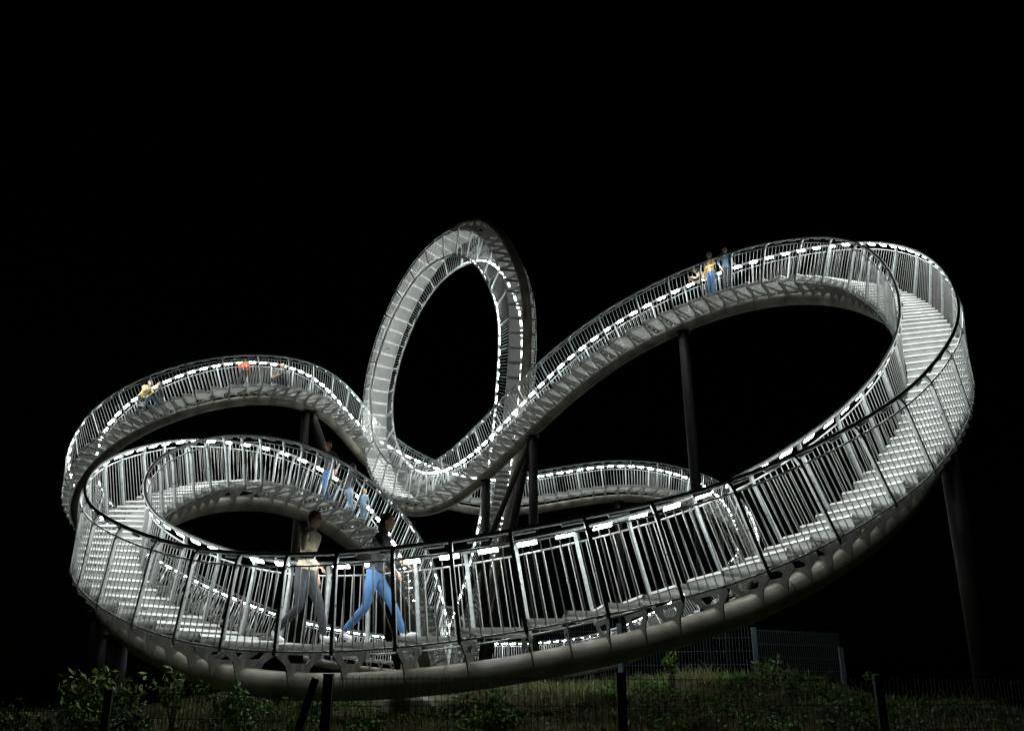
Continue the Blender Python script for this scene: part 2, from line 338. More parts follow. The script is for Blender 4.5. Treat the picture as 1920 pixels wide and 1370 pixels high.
                gap = .09*(x1-x0)
                A, Bf = tr.at(x0+gap), tr.at(x1-gap)
                P = [A[0]-A[2]*w, A[0]+A[2]*w, Bf[0]+Bf[2]*w, Bf[0]-Bf[2]*w]
                nn = [A[3], A[3], Bf[3], Bf[3]]
                mb.hexa([P[k]-nn[k]*.03-rl for k in range(4)]+[P[k]-rl for k in range(4)])
                mb.obj('tread', M_PLATE, root)
                mb = MB(); A = tr.at(x0-gap*.8); Bf = tr.at(x0+gap*.8)
                P = [A[0]-A[2]*w, A[0]+A[2]*w, Bf[0]+Bf[2]*w, Bf[0]-Bf[2]*w]; nn = [A[3], A[3], Bf[3], Bf[3]]
                mb.hexa([P[k]-nn[k]*.05-rl for k in range(4)]+[P[k]-nn[k]*.012-rl for k in range(4)])
                mb.obj('cross_channel', M_RISER, root)
            A = tr.at(x0)
            link('bracket', BR_STAIR if (stair and abs(slope) > .12) else BR_FLAT, None, root, basis(A[0]-rl, A[1], A[2], A[3]))
    for s0 in posts:
        C, T, S, N = tr.at(s0)
        for sd in (-1, 1):
            yv = -S*sd; xv = np.cross(yv, N)
            link('post', POST, None, root, basis(C+S*sd*WP-rl, xv, yv, N))
    xs = [.25]
    while xs[-1] < tr.len-.4: xs.append(xs[-1]+led_gap(xs[-1]))
    for x in xs:
        C, T, S, N = tr.at(x)
        for sd in (-1, 1):
            if skip_led(x, sd): continue
            inward = -S*sd; y = inward*.60-N*.80; z = N*.60+inward*.80
            p = C+S*sd*W+N*H+y*.044
            xx = np.cross(y, z)
            leds.append((np.linalg.norm(p-CAMP), p-rl, xx, y, z))
    def place(lst, name, me):
        lst.sort(key=lambda r: r[0])
        for d, p, x, y, z in lst[:300]: link(name, me, None, root, basis(p, x, y, z))
        rest = lst[300:]
        if rest:
            V = np.array([v.co for v in me.vertices]); mb = MB()
            fs = [tuple(pp.vertices) for pp in me.polygons]; mi = [pp.material_index for pp in me.polygons]
            for d, p, x, y, z in rest:
                kk = len(mb.v); vv = p+V[:, :1]*x+V[:, 1:2]*y+V[:, 2:3]*z
                mb.v += [tuple(v) for v in vv]; mb.f += [tuple(i+kk for i in f) for f in fs]; mb.mi += mi
            o = mb.obj(name, list(me.materials), root); o['kind'] = 'stuff'
    place(bars, 'baluster', BAR); place(leds, 'led_light', LED)
TM, TR = Track(TRACK_MAIN, False), Track(TRACK_REAR, True)
def gen_posts(L, fn, start=0.):
    r = [start]
    while r[-1]+fn(r[-1])*.7 < L: r.append(min(r[-1]+fn(r[-1]), L-.02))
    return r
pm = [0.02, .6, 1.15, 1.7, 2.25, 2.8, 3.35, 3.9, 4.45, 5.0, 5.5, 6.02, 6.5, 6.96, 7.49, 7.99, 8.46, 8.9, 9.4, 10.15, 10.8, 11.5, 12.25, 13.03, 13.98, 14.72, 15.6, 16.5, 17.5, 18.51,
      19.57, 20.75, 21.75, 22.6, 23.4, 24.13, 24.91, 25.69, 26.47, 27.41, 28.3, 29.48, 30.65, 31.83, 33.03, 34.09, 35.35, 36.6, 37.8, 39.0, 40.21, 41.3, 42.4, 43.7, 45.14,
      46.4, 47.76, 48.95, 50.03, 51.15, 52.32, 53.7, 54.94, 56.2, 57.4, 58.67, 59.9, 61.1]
pm += [pm[-1]+x for x in np.arange(1, 100)*1.12 if pm[-1]+x < TM.len-.1]+[TM.len-.02]
pm = [x for x in pm if x <= TM.len]
main = thing('looping_walkway', 'large lit steel stair walkway sweeping across the front and rising into the vertical loop', 'walkway sculpture', (0, 12, 1.0))
build_track(TM, main, pm, slots=lambda s: s < 22 or s > 48, led_gap=lambda s: .5 if s < 18 else .6 if s < 42 else .51)
rear = thing('arched_walkway', 'farther steel walkway forming the high left arch and the low arch behind', 'walkway sculpture', (-3, 42, 2.0))
npr = int(round(TR.len/1.12)); pr = [TR.len*i/npr for i in range(npr)]
build_track(TR, rear, pr)
# ---------------------------------------------------------------- ground
def gz(x, y):
    t = np.clip((y-7.0)/6.8, 0, 1); t = t*t*(3-2*t)
    crest = 1.66+.05*np.clip(x, -6, 3.)
    base = -.1-.06*np.clip(-x-4, 0, 8)
    right = np.clip((x-3.2)/5.5, 0, 1); crest = crest-right*.7
    left = np.clip((-x-4.2)/4, 0, 1); crest = crest-left*.9
    w = .07*np.sin(1.7*x+.6*y)+.05*np.sin(2.9*x-1.3*y+1)+.04*np.sin(5.1*x+3.3*y)
    z = base*(1-t)+crest*t+w*np.clip(1.2-abs(y-11)/8, 0, 1)
    far = np.clip((y-16)/6, 0, 1); far = far*far*(3-2*far); plat = 1.80-1.0*np.clip((-x-5-.12*(y-16))/6, 0, 1)-1.0*np.clip((x-4.5-.12*(y-16))/6, 0, 1); z = z*(1-far)+plat*far
    rim = np.clip((np.hypot(x+1, (y-30))-34)/30, 0, 1); z = z-14*rim*rim*(3-2*rim)*np.where(y > 8, 1, 0)*np.clip((y-8)/12, 0, 1)
    return z
def ground():
    def ax(a, b, n): return np.linspace(a, b, n)
    xs = np.r_[-1500, -400, -120, -60, -36, ax(-26, 26, 175), 36, 60, 120, 400, 1500]
    ys = np.r_[-600, -100, -30, -10, 0, 4, ax(6, 20, 80), ax(21, 60, 24), 100, 400, 2500]
    X, Y = np.meshgrid(xs, ys); Z = gz(X, Y)
    v = np.stack([X, Y, Z], -1).reshape(-1, 3); nx = len(xs)
    f = [(j*nx+i, j*nx+i+1, (j+1)*nx+i+1, (j+1)*nx+i) for j in range(len(ys)-1) for i in range(nx-1)]
    me = bpy.data.meshes.new('ground'); me.from_pydata(v.tolist(), [], f); me.materials.append(M_GROUND)
    me.polygons.foreach_set('use_smooth', [True]*len(f))
    o = link('ground', me); o['kind'] = 'structure'
ground()
# ---------------------------------------------------------------- support columns (parts of the walkway)
def column(tr, root, s, foot_dx=0, foot_dy=0, r=.16, a=0, zfoot=None, plate=True):
    C, T, S, N = tr.at(s); rl = np.array(root.location)
    top = C-N*.62+S*a
    fx, fy = top[0]+foot_dx, top[1]+foot_dy; fz = float(gz(fx, fy))-.1 if zfoot is None else zfoot
    mb = MB(); mb.tube([top-rl, np.array([fx, fy, fz])-rl], r, 20); o = mb.obj('support_column', M_COLUMN, root, True)
    if plate:
        d = (top-np.array([fx, fy, fz])); d /= np.linalg.norm(d)
        m2 = MB(); m2.tube([top-d*.02-rl, top-d*.06-rl], r+.07, 20); m2.obj('column_flange', M_COLUMN, root)
        m3 = MB(); m3.tube([np.array([fx, fy, fz+.1])-rl, np.array([fx, fy, fz+.16])-rl], r+.16, 16); m3.obj('base_plate', M_COLUMN, root)
def find_s(tr, u_px, lo, hi):
    return lo+(hi-lo)*u_px
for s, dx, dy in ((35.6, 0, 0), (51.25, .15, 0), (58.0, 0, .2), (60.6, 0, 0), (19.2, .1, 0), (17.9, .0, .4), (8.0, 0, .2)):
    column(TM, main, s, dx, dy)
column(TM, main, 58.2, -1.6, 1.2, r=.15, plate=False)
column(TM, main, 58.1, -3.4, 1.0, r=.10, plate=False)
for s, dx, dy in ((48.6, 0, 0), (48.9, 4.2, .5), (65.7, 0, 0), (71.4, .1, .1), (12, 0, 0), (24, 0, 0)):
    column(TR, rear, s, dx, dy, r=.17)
# ---------------------------------------------------------------- concrete bases
def block(name, label, cx, cy, wx, wy, z0, z1, ch=.05, rz=0, mt=None, taper=.0):
    b = MB(); n = 4
    def ring(w, h, z): return [(-w, -h, z), (w, -h, z), (w, h, z), (-w, h, z)]
    R = [ring(wx/2, wy/2, 0), ring(wx/2-taper, wy/2-taper, z1-z0-ch), ring(wx/2-ch-taper, wy/2-ch-taper, z1-z0)]
    v = sum(R, []); f = [(3, 2, 1, 0), (8, 9, 10, 11)]
    for k in (0, 1):
        for i in range(4): j = (i+1) % 4; f.append((k*4+i, k*4+j, k*4+4+j, k*4+4+i))
    b.add(v, f); o = b.obj(name, mt or M_CONC); o.location = (cx, cy, z0); o.rotation_euler = (0, 0, rz)
    return tag(o, label, 'concrete base')
block('concrete_foundation', 'pale concrete foundation under the lowest point of the front walkway', -1.25, 12.9, 1.15, 1.0, .3, 1.62, .06, .5, taper=.1)
block('concrete_block', 'small whitish concrete block in the grass right of the big foundation', -.05, 13.4, .42, .4, 1.0, 1.86, .04, -.2)
# ---------------------------------------------------------------- fences
def fence(name, label, pts, mpost, pr=.03, hpost=None, step=.05, hstep=.2, wr=.0028, capz=.05, depth=1.9):
    # pts: (x, y, top z of post, top z of the panel to the right)
    x0, y0 = pts[0][0], pts[0][1]
    root = thing(name, label, 'fence', (x0, y0, 0))
    rl = np.array([x0, y0, 0.])
    for (x, y, zt, zp) in pts:
        b = MB(); b.box(-pr, pr, -pr*.7, pr*.7, float(gz(x, y))-.3, zt); b.box(-pr-.004, pr+.004, -pr*.7-.004, pr*.7+.004, zt, zt+.012)
        o = b.obj('fence_post', mpost, root); o.location = (x-x0, y-y0, 0)
    wm = MB(); wm.tube([(0, 0, 0), (0, 0, 1)], wr, 4); wm = wm.mesh('vertical_wire', mpost)
    for (a, c) in zip(pts, pts[1:]):
        p = np.array(a[:2]); q = np.array(c[:2]); L = np.linalg.norm(q-p); d = (q-p)/L; n = int(L/step); zt = a[3]
        nm = np.array([d[1], -d[0]])*.03
        zb = min(float(gz(*p)), float(gz(*q)))+.04; zb = max(zb, zt-depth)
        for k in range(1, n):
            xy = p+d*k*step+nm
            o = link('vertical_wire', wm, None, root); o.location = (xy[0]-x0, xy[1]-y0, zb); o.scale = (1, 1, zt+.02-zb)
        z = zt
        while z > zb:
            for off in (-.006, .006):
                m = MB(); e = nm*(1+off/.03)
                m.tube([np.array([*(p+e), z])-rl, np.array([*(q+e), z])-rl], wr*1.2, 4); m.obj('horizontal_wire', mpost, root)
            z -= hstep
    return root
nf = [(-6.0, 10.2, 1.42, 1.50), (-3.66, 8.85, 1.68, 1.66), (-1.45, 7.65, 1.80, 1.775), (.86, 7.65, 1.81, 1.77), (3.15, 8.35, 1.80, 1.77), (5.3, 9.4, 1.6, 1.6), (7.4, 10.6, 1.4, 1.4)]
nfence = fence('mesh_fence', 'dark wire mesh fence crossing the foreground below the walkway', nf, M_FENCE, .036)
b = MB(); b.tube([np.array([-1.56, 7.70, 1.78])-np.array([nf[0][0], nf[0][1], 0]), np.array([-2.1, 7.85, -.05])-np.array([nf[0][0], nf[0][1], 0])], .032, 8); b.obj('brace', M_FENCE, nfence)
bf = [(.2, 16.6, 2.85, 2.80), (1.75, 15.6, 2.70, 2.66), (3.8, 15.0, 2.60, 2.57), (5.55, 16.2, 2.35, 2.32)]
fence('mesh_fence', 'grey blue wire mesh fence standing behind the grassy crest at right', bf, M_FENCEG, .035, depth=1.1)
# ---------------------------------------------------------------- vegetation
def leaves(mb, c, n, rad, size, up=.3, flat=.8):
    for _ in range(n):
        p = rng.normal(size=3); p /= np.linalg.norm(p); p *= rad*rng.uniform(.35, 1)**.6; p[2] *= flat
        q = c+p; a = rng.normal(size=3); a[2] += up; a /= np.linalg.norm(a); t = np.cross(a, rng.normal(size=3)); t /= np.linalg.norm(t)
        s = size*rng.uniform(.6, 1.4); bb = np.cross(a, t)
        mb.add([q-t*s, q-bb*s*.38+a*s*.1, q+t*s, q+bb*s*.38+a*s*.1], [(0, 1, 2, 3)])
def shrub(x, y, h, w, n, size, m, label, cat='shrub', group='shrubs and weeds on the slope', stems=5, name='shrub'):
    z = float(gz(x, y)); root = thing(name, label, cat, (x, y, z), 0, group)
    st = MB(); fo = MB()
    for k in range(stems):
        a = rng.uniform(0, 6.28); r = w*rng.uniform(.2, .8); tip = np.array([r*math.cos(a), r*math.sin(a), h*rng.uniform(.6, 1)])
        midp = tip*.5+np.array([0, 0, .08*h]); st.tube([(0, 0, -.05), midp, tip], [.012, .008, .004], 5)
        for q, f in ((midp, .7), (tip*.78+midp*.1, .9), (tip, 1)):
            leaves(fo, np.array(q), int(n/stems/3), w*.38*f, size)
    st.obj('stem', M_STEM, root); fo.obj('foliage', m, root)
    return root
shrub(-4.95, 11.4, .75, .5, 420, .055, M_LEAF2, 'yellow green bush behind the left fence post, tallest of the left bushes')
shrub(-5.6, 11.2, .55, .6, 500, .045, M_LEAF, 'low dark leafy bush just left of the left fence post')
shrub(-6.5, 11.0, .5, .6, 420, .045, M_LEAF, 'dim bush at the far left edge of the slope')
shrub(-4.2, 12.2, .75, .35, 200, .05, M_LEAF2, 'slim lit sapling with big leaves between the left columns and fence')
shrub(-7.2, 11.6, .5, .8, 700, .05, M_LEAF, 'leftmost dark bush where the slope drops away')
shrub(-6.0, 12.0, .68, .7, 800, .05, M_LEAF, 'broad dim bush behind the leftmost fence panel')
shrub(-5.3, 12.6, .8, .6, 700, .055, M_LEAF2, 'rounded bush at the foot of the two left columns')
shrub(-4.4, 11.4, .5, .45, 420, .05, M_LEAF, 'bush just behind and right of the left fence post')
shrub(-3.6, 12.2, .38, .45, 380, .045, M_LEAF, 'bush between the slim sapling and the front tube')
shrub(-3.9, 10.4, .35, .45, 260, .035, M_LEAF, 'small round bush just right of the left fence post')
shrub(-3.1, 11.2, .3, .4, 240, .035, M_LEAF, 'small bush beneath the left end of the front tube')
shrub(-1.75, 9.3, .75, .42, 520, .035, M_LEAF, 'glossy green bush in front of the concrete foundation, left side')
shrub(-.75, 9.6, .55, .35, 380, .035, M_LEAF, 'leafy green bush in front of the concrete foundation, right side')
shrub(-.35, 11.5, .42, .42, 460, .04, M_LEAF2, 'bright green bush growing right of the concrete foundation')
shrub(2.15, 13.0, .55, .16, 90, .05, M_LEAF2, 'upright heart leaved plant against the back fence')
shrub(3.55, 13.3, .3, .3, 160, .04, M_LEAF, 'low weed clump left of the grey blue fence post')
shrub(4.9, 13.2, .55, .22, 130, .045, M_LEAF, 'thin dark weed right of the grey blue fence post')
shrub(1.1, 10.2, .4, .5, 360, .03, M_LEAF, 'low green patch behind the middle of the foreground fence')
shrub(2.6, 10.0, .4, .55, 420, .03, M_LEAF, 'spreading green weed left of the right fence post')
shrub(4.3, 11.2, .4, .6, 380, .03, M_LEAF, 'dim green bush right of the right fence post')
def grass():
    n = 60000
    x = rng.uniform(-8.5, 9.5, n); y = rng.uniform(8.0, 17.5, n)
    dens = .5+.5*np.sin(1.3*x+.7*y)*np.sin(.9*y-1.7*x+1)+.25*np.sin(3.1*x+2*y)
    keep = rng.random(n) < np.clip(dens+.15, .12, 1); x, y = x[keep], y[keep]; n = len(x)
    z = gz(x, y); h = rng.gamma(4, .022, n)+.03; ang = rng.uniform(0, 6.28, n); w = rng.uniform(.003, .007, n)
    lean = rng.uniform(.1, .9, n)*h; la = rng.uniform(0, 6.28, n)
    dx, dy = np.cos(ang)*w, np.sin(ang)*w; lx, ly = np.cos(la)*lean, np.sin(la)*lean
    v = np.empty((n, 5, 3))
    v[:, 0] = np.stack([x-dx, y-dy, z-.01], 1); v[:, 1] = np.stack([x+dx, y+dy, z-.01], 1)
    v[:, 2] = np.stack([x+dx*.8+lx*.35, y+dy*.8+ly*.35, z+h*.6], 1); v[:, 3] = np.stack([x-dx*.8+lx*.35, y-dy*.8+ly*.35, z+h*.6], 1)
    v[:, 4] = np.stack([x+lx, y+ly, z+h], 1)
    k = np.arange(n)*5
    f = [(a, a+1, a+2, a+3) for a in k.tolist()]+[(a+3, a+2, a+4) for a in k.tolist()]
    me = bpy.data.meshes.new('grass'); me.from_pydata(v.reshape(-1, 3).tolist(), [], f); me.materials.append(M_GRASS)
    o = link('grass', me); tag(o, 'rough green and dry grass on the slope behind the foreground fence', 'grass', kind='stuff')
grass()
M_DRY = leafmat('dry_grass', (.30, .25, .15), (.17, .13, .07), 4)
def weeds():
    mb = MB()
    for _ in range(3600):
        x = rng.uniform(-7, 8); y = rng.uniform(8.6, 13.6)
        if math.sin(1.9*x+.5)*math.sin(1.1*y+.8*x) > .35: continue
        leaves(mb, np.array([x, y, float(gz(x, y))+.06]), int(rng.integers(8, 26)), rng.uniform(.06, .2), rng.uniform(.018, .04), 1.2, .5)
    dry = MB()
    for _ in range(900):
        x = rng.uniform(-6, 8); y = rng.uniform(8.6, 14.2)
        if math.sin(1.9*x+.5)*math.sin(1.1*y+.8*x) < .1: continue
        z = float(gz(x, y)); n = int(rng.integers(10, 22)); L = rng.uniform(.12, .35)
        for _k in range(n):
            a = rng.uniform(0, 6.28); r = rng.uniform(.3, 1)*L
            p0 = np.array([x+rng.normal()*.04, y+rng.normal()*.04, z]); p1 = p0+np.array([math.cos(a)*r, math.sin(a)*r, rng.uniform(.03, .5)*L]); w = np.array([-math.sin(a), math.cos(a), 0])*.005
            dry.add([p0-w, p0+w, p1+w*.4, p1-w*.4], [(0, 1, 2, 3)])
    tag(dry.obj('dry_grass', M_DRY), 'flattened dry brown grass tufts on the slope', 'dry grass', kind='stuff')
    o = mb.obj('ground_cover', M_LEAF); tag(o, 'low leafy ground cover scattered over the slope', 'ground cover', kind='stuff')
weeds()
# ---------------------------------------------------------------- entrance gate at the foot of the spiral stairs
def gate():
    C, T, S, N = TM.at(0.0); h = np.array([T[0], T[1], 0]); h /= np.linalg.norm(h); sx = np.array([S[0], S[1], 0]); sx /= np.linalg.norm(sx)
    base = C-h*.35; gzv = 1.85
    root = thing('entrance_gate', 'tall perforated steel entrance gate at the foot of the spiral stairs', 'gate', (base[0], base[1], gzv))
    for a in (-.75, -.25, .55, 1.0):
        b = MB(); w = .045; b.box(-w, w, -.03, .03, 0, 2.3)
        for k in range(14): b.tube([(0, -.031, .2+k*.15), (0, -.034, .2+k*.15)], .012, 6, mi=1)
        p = sx*a; b2 = b.obj('upright', [M_POST, M_BOLT], root); b2.location = (p[0], p[1], 0); b2.rotation_euler = (0, 0, math.atan2(sx[1], sx[0]))
    rz = math.atan2(sx[1], sx[0])
    b = MB(); b.box(-.8, 1.05, -.035, .035, 2.302, 2.38); o = b.obj('header', M_POST, root); o.rotation_euler = (0, 0, rz)
    for k in range(9):
        b = MB(); b.tube([(-.7+k*.05 if k < 8 else .98, 0, .1), (-.7+k*.05 if k < 8 else .98, 0, 2.29)], .012, 6); o = b.obj('gate_bar', M_BAR, root); o.rotation_euler = (0, 0, rz)
    b = MB(); b.box(.6, .95, -.006, .006, .3, 2.0); o = b.obj('gate_panel', M_GALV, root); o.rotation_euler = (0, 0, rz)
    b = MB()
    n = 4
    for k in range(n):   # landing steps
        pass
    b.box(-.8, .8, -1.6, .3, -.12, .45); o = b.obj('landing', M_TREAD, root); o.rotation_euler = (0, 0, rz)
gate()
# ---------------------------------------------------------------- people
def cloth(name, c, n=.25): return mat(name, c, .85, 0, n, .2, 30)
M_SKIN = mat('skin', (.46, .28, .20), .5, 0, .1)
M_HAIR = mat('hair_dark', (.03, .02, .015), .6, 0, .3)
M_HAIR2 = mat('hair_blond', (.25, .17, .08), .6, 0, .3)
M_LIP = mat('lips', (.30, .12, .10), .6)
POSES = {
 'walk': dict(pel=(0, 0, .93), lk=(.20, .10, .51), la=(.30, .10, .10), lt=(.50, .11, .055), rk=(.03, -.10, .48), ra=(-.33, -.10, .16), rt=(-.17, -.10, .04), chest=(.05, 0, 1.28), neck=(.07, 0, 1.47), le=(-.09, .27, 1.17), lw=(.02, .26, .93), re=(.12, -.26, 1.17), rw=(.33, -.22, 1.0), head=(.11, 0, 1.62)),
 'stride': dict(pel=(0, 0, .90), lk=(.24, .10, .50), la=(.42, .10, .11), lt=(.61, .12, .10), rk=(-.06, -.10, .47), ra=(-.36, -.10, .15), rt=(-.21, -.10, .04), chest=(.07, 0, 1.25), neck=(.10, 0, 1.44), le=(.02, .28, 1.13), lw=(.20, .24, .96), re=(.22, -.27, 1.16), rw=(.46, -.22, 1.03), head=(.15, 0, 1.59)),
 'stand': dict(pel=(0, 0, .94), lk=(.02, .10, .50), la=(0, .10, .09), lt=(.17, .13, .04), rk=(.03, -.10, .50), ra=(-.02, -.11, .09), rt=(.15, -.14, .04), chest=(0, 0, 1.28), neck=(.0, 0, 1.48), le=(.02, .27, 1.17), lw=(.22, .22, 1.06), re=(.02, -.27, 1.15), rw=(.14, -.24, .93), head=(.03, 0, 1.63)),
 'lean': dict(pel=(-.08, 0, .86), lk=(.06, .11, .47), la=(-.06, .11, .09), lt=(.12, .14, .04), rk=(.04, -.11, .47), ra=(-.16, -.11, .10), rt=(.02, -.13, .04), chest=(.12, 0, 1.12), neck=(.26, 0, 1.26), le=(.34, .25, .98), lw=(.52, .14, 1.08), re=(.34, -.25, .98), rw=(.52, -.12, 1.06), head=(.36, 0, 1.38)),
 'sit': dict(pel=(0, 0, .16), lk=(.38, .12, .42), la=(.56, .13, .07), lt=(.74, .15, .04), rk=(.40, -.12, .38), ra=(.62, -.12, .06), rt=(.80, -.14, .04), chest=(.04, 0, .50), neck=(.09, 0, .69), le=(.16, .25, .42), lw=(.36, .16, .40), re=(.16, -.25, .42), rw=(.38, -.12, .38), head=(.14, 0, .83)),
 'crouch': dict(pel=(-.1, 0, .30), lk=(.30, .12, .52), la=(.06, .12, .09), lt=(.25, .14, .04), rk=(.26, -.12, .50), ra=(.0, -.12, .09), rt=(.19, -.14, .04), chest=(.06, 0, .66), neck=(.16, 0, .84), le=(.28, .26, .62), lw=(.45, .15, .66), re=(.28, -.26, .60), rw=(.44, -.14, .58), head=(.22, 0, .98)),
}
def person(label, x, y, z, rz, pose, top, trousers, shoes, hair=None, height=1.75, hairlong=False, group=None, top_mat=None):
    P = POSES[pose]; sc = height/1.75
    root = thing('person', label, 'person', (x, y, z), rz, group)
    V = []; E = []; R = []; TAGS = []
    def vert(p, r, t): V.append(p); R.append(r if hasattr(r, '__len__') else (r, r)); TAGS.append(t); return len(V)-1
    def lerp(a, b, f): return tuple(a[i]*(1-f)+b[i]*f for i in range(3))
    pel = vert(P['pel'], (.135, .105), 'b')
    hp = lerp(P['pel'], P['chest'], .5); wa = vert(hp, (.125, .095), 't'); E.append((pel, wa))
    ch = vert(P['chest'], (.155, .115), 't'); E.append((wa, ch))
    up_ = lerp(P['chest'], P['neck'], .72); uc = vert(up_, (.115, .085), 't'); E.append((ch, uc))
    nk = vert(P['neck'], .055, 's'); E.append((uc, nk)); nk2 = vert(lerp(P['neck'], P['head'], .45), .052, 's'); E.append((nk, nk2))
    for sgn, e, w in ((1, 'le', 'lw'), (-1, 're', 'rw')):
        sh = vert((up_[0], up_[1]+sgn*.17, up_[2]), .062, 't'); E.append((uc, sh))
        el = vert(P[e], .044, 't'); E.append((sh, el)); wr = vert(P[w], .031, 's'); fa = vert(lerp(P[e], P[w], .55), .041, 't'); E.append((el, fa)); E.append((fa, wr))
        d = np.array(P[w])-np.array(P[e]); d /= np.linalg.norm(d)
        palm = vert(tuple(np.array(P[w])+d*.06), (.034, .020), 's'); E.append((wr, palm))
        side = np.cross(d, [0, 0, 1.]); side /= np.linalg.norm(side)+1e-9; dn = np.cross(side, d)
        for k, ln in enumerate((.062, .072, .068, .052)):
            o = (k-1.5)*.019
            a = vert(tuple(np.array(P[w])+d*.095+side*o), .0095, 's'); b_ = vert(tuple(np.array(P[w])+d*(.095+ln*.55)+side*o*1.15-dn*.010), .0085, 's'); c = vert(tuple(np.array(P[w])+d*(.095+ln*.95)+side*o*1.15-dn*.032), .0075, 's')
            E += [(palm, a), (a, b_), (b_, c)]
        a = vert(tuple(np.array(P[w])+d*.055-side*.04-dn*.008), .011, 's'); b_ = vert(tuple(np.array(P[w])+d*.09-side*.052-dn*.022), .009, 's'); E += [(palm, a), (a, b_)]
    for sgn, k, a, t in ((1, 'lk', 'la', 'lt'), (-1, 'rk', 'ra', 'rt')):
        hip = vert((P['pel'][0]*.98+P[k][0]*.06, P['pel'][1]+sgn*.095, P['pel'][2]-.06), .098, 'b'); E.append((pel, hip))
        th = vert(lerp(V[hip], P[k], .5), .086, 'b'); kn = vert(P[k], .064, 'b'); ca = vert(lerp(P[k], P[a], .35), .064, 'b'); an = vert(lerp(P[k], P[a], .93), .048, 'b')
        E += [(hip, th), (th, kn), (kn, ca), (ca, an)]
        heel = vert((P[a][0]-.02, P[a][1], P[a][2]-.03), (.045, .05), 'f'); E.append((an, heel))
        ball = vert(lerp(P[a], P[t], .65)[:2]+(P[t][2]+.012,), (.045, .038), 'f'); toe = vert(P[t], (.040, .026), 'f'); E += [(heel, ball), (ball, toe)]
    me = bpy.data.meshes.new('skeleton'); me.from_pydata([tuple(c*sc for c in v) for v in V], E, [])
    o = bpy.data.objects.new('tmp', me); COL.objects.link(o)
    md = o.modifiers.new('skin', 'SKIN'); md.use_smooth_shade = True
    for i, sv in enumerate(me.skin_vertices[0].data): sv.radius = (R[i][0]*sc, R[i][1]*sc); sv.use_root = (i == 0)
    sb = o.modifiers.new('sub', 'SUBSURF'); sb.levels = 2; sb.render_levels = 2
    bpy.context.view_layer.update()
    ev = o.evaluated_get(bpy.context.evaluated_depsgraph_get()); bm_ = bpy.data.meshes.new_from_object(ev); bpy.data.objects.remove(o)
    # head: shaped ellipsoid with brow, nose, chin and ears, welded into the same mesh
    hb = bmesh.new(); bmesh.ops.create_uvsphere(hb, u_segments=20, v_segments=14, radius=1)
    hd = np.array(P['head'])
    for v in hb.verts:
        x_, y_, z_ = v.co
        f = 1-.22*max(0, -z_)
        X = x_*.098*(.92 if x_ > 0 else 1.02)*f; Y = y_*.077*f; Z = z_*.118
        if x_ > .85 and abs(y_) < .25 and -.35 < z_ < .1: X += .022
        if x_ > .7 and .1 < z_ < .3 and .2 < abs(y_) < .6: X -= .006
        if abs(y_) > .92 and abs(z_) < .3: Y *= 1.16
        v.co = ((hd[0]+X+.01)*sc, (hd[1]+Y)*sc, (hd[2]+Z)*sc)
    hm = bpy.data.meshes.new('head'); hb.to_mesh(hm); hb.free()
    bb = bmesh.new(); bb.from_mesh(bm_); nb = len(bb.faces); bb.from_mesh(hm); bb.faces.ensure_lookup_table()
    VV = np.array(V)*sc; tg = {'s': 0, 't': 1, 'b': 2, 'f': 3}
    segs = [(VV[a], VV[b], TAGS[a], TAGS[b]) for a, b in E]
    A_ = np.array([s_[0] for s_ in segs]); B_ = np.array([s_[1] for s_ in segs]); D_ = B_-A_; DD = (D_**2).sum(1)
    for i, f in enumerate(bb.faces):
        f.smooth = True
        if i >= nb: f.material_index = 0; continue
        c = np.array(f.calc_center_median()); t = np.clip(((c-A_)*D_).sum(1)/DD, 0, 1); dist = ((A_+D_*t[:, None]-c)**2).sum(1); j = int(np.argmin(dist))
        ta, tb = segs[j][2], segs[j][3]
        if ta == tb: g = ta
        elif {ta, tb} == {'t', 's'}: g = 't' if (t[j] < .82 if tb == 's' else t[j] > .18) else 's'
        elif {ta, tb} == {'b', 't'}: g = 'b' if t[j] < .35 else 't'
        elif {ta, tb} == {'b', 'f'}: g = 'b' if t[j] < .15 else 'f'
        else: g = ta
        f.material_index = tg[g]
    body = bpy.data.meshes.new('body'); bb.to_mesh(body); bb.free()
    for m in (M_SKIN, top, trousers, shoes): body.materials.append(m)
    zmin = min(v.co.z for v in body.vertices)
    ob = link('body', body, None, root); ob.location = (0, 0, -zmin)
    hh = bmesh.new(); bmesh.ops.create_uvsphere(hh, u_segments=18, v_segments=12, radius=1)
    for v in hh.verts:
        x_, y_, z_ = v.co; n_ = .006*math.sin(17*x_+9*z_)*math.cos(13*y_)
        X, Y, Z = x_*.106+n_, y_*.088+n_, z_*.126
        if x_ > .35 and z_ < .45: X *= .45
        if hairlong and z_ < -.2: Z *= 1.9; X -= .02
        v.co = ((hd[0]+X-.012)*sc, (hd[1]+Y)*sc, (hd[2]+Z+.014)*sc-zmin)
    hmesh = bpy.data.meshes.new('hair'); hh.to_mesh(hmesh); hh.free(); hmesh.materials.append(hair or M_HAIR)
    for p in hmesh.polygons: p.use_smooth = True
    link('hair', hmesh, None, root)
    hc = hd*sc; hc[2] -= zmin
    for sgn in (-1, 1):
        e = MB(); e.tube([hc+np.array([.094, sgn*.031-.012, .012])*sc, hc+np.array([.094, sgn*.031+.012, .012])*sc], .007*sc, 6); e.obj('eye', M_HAIR, root)
    e = MB(); e.tube([hc+np.array([.091, -.02, -.052])*sc, hc+np.array([.094, 0, -.053])*sc, hc+np.array([.091, .02, -.052])*sc], .005*sc, 5); e.obj('mouth', M_LIP, root)
    # jacket hem / collar ring
    b = MB(); c = np.array(P['neck'])*sc; c[2] += .0-zmin
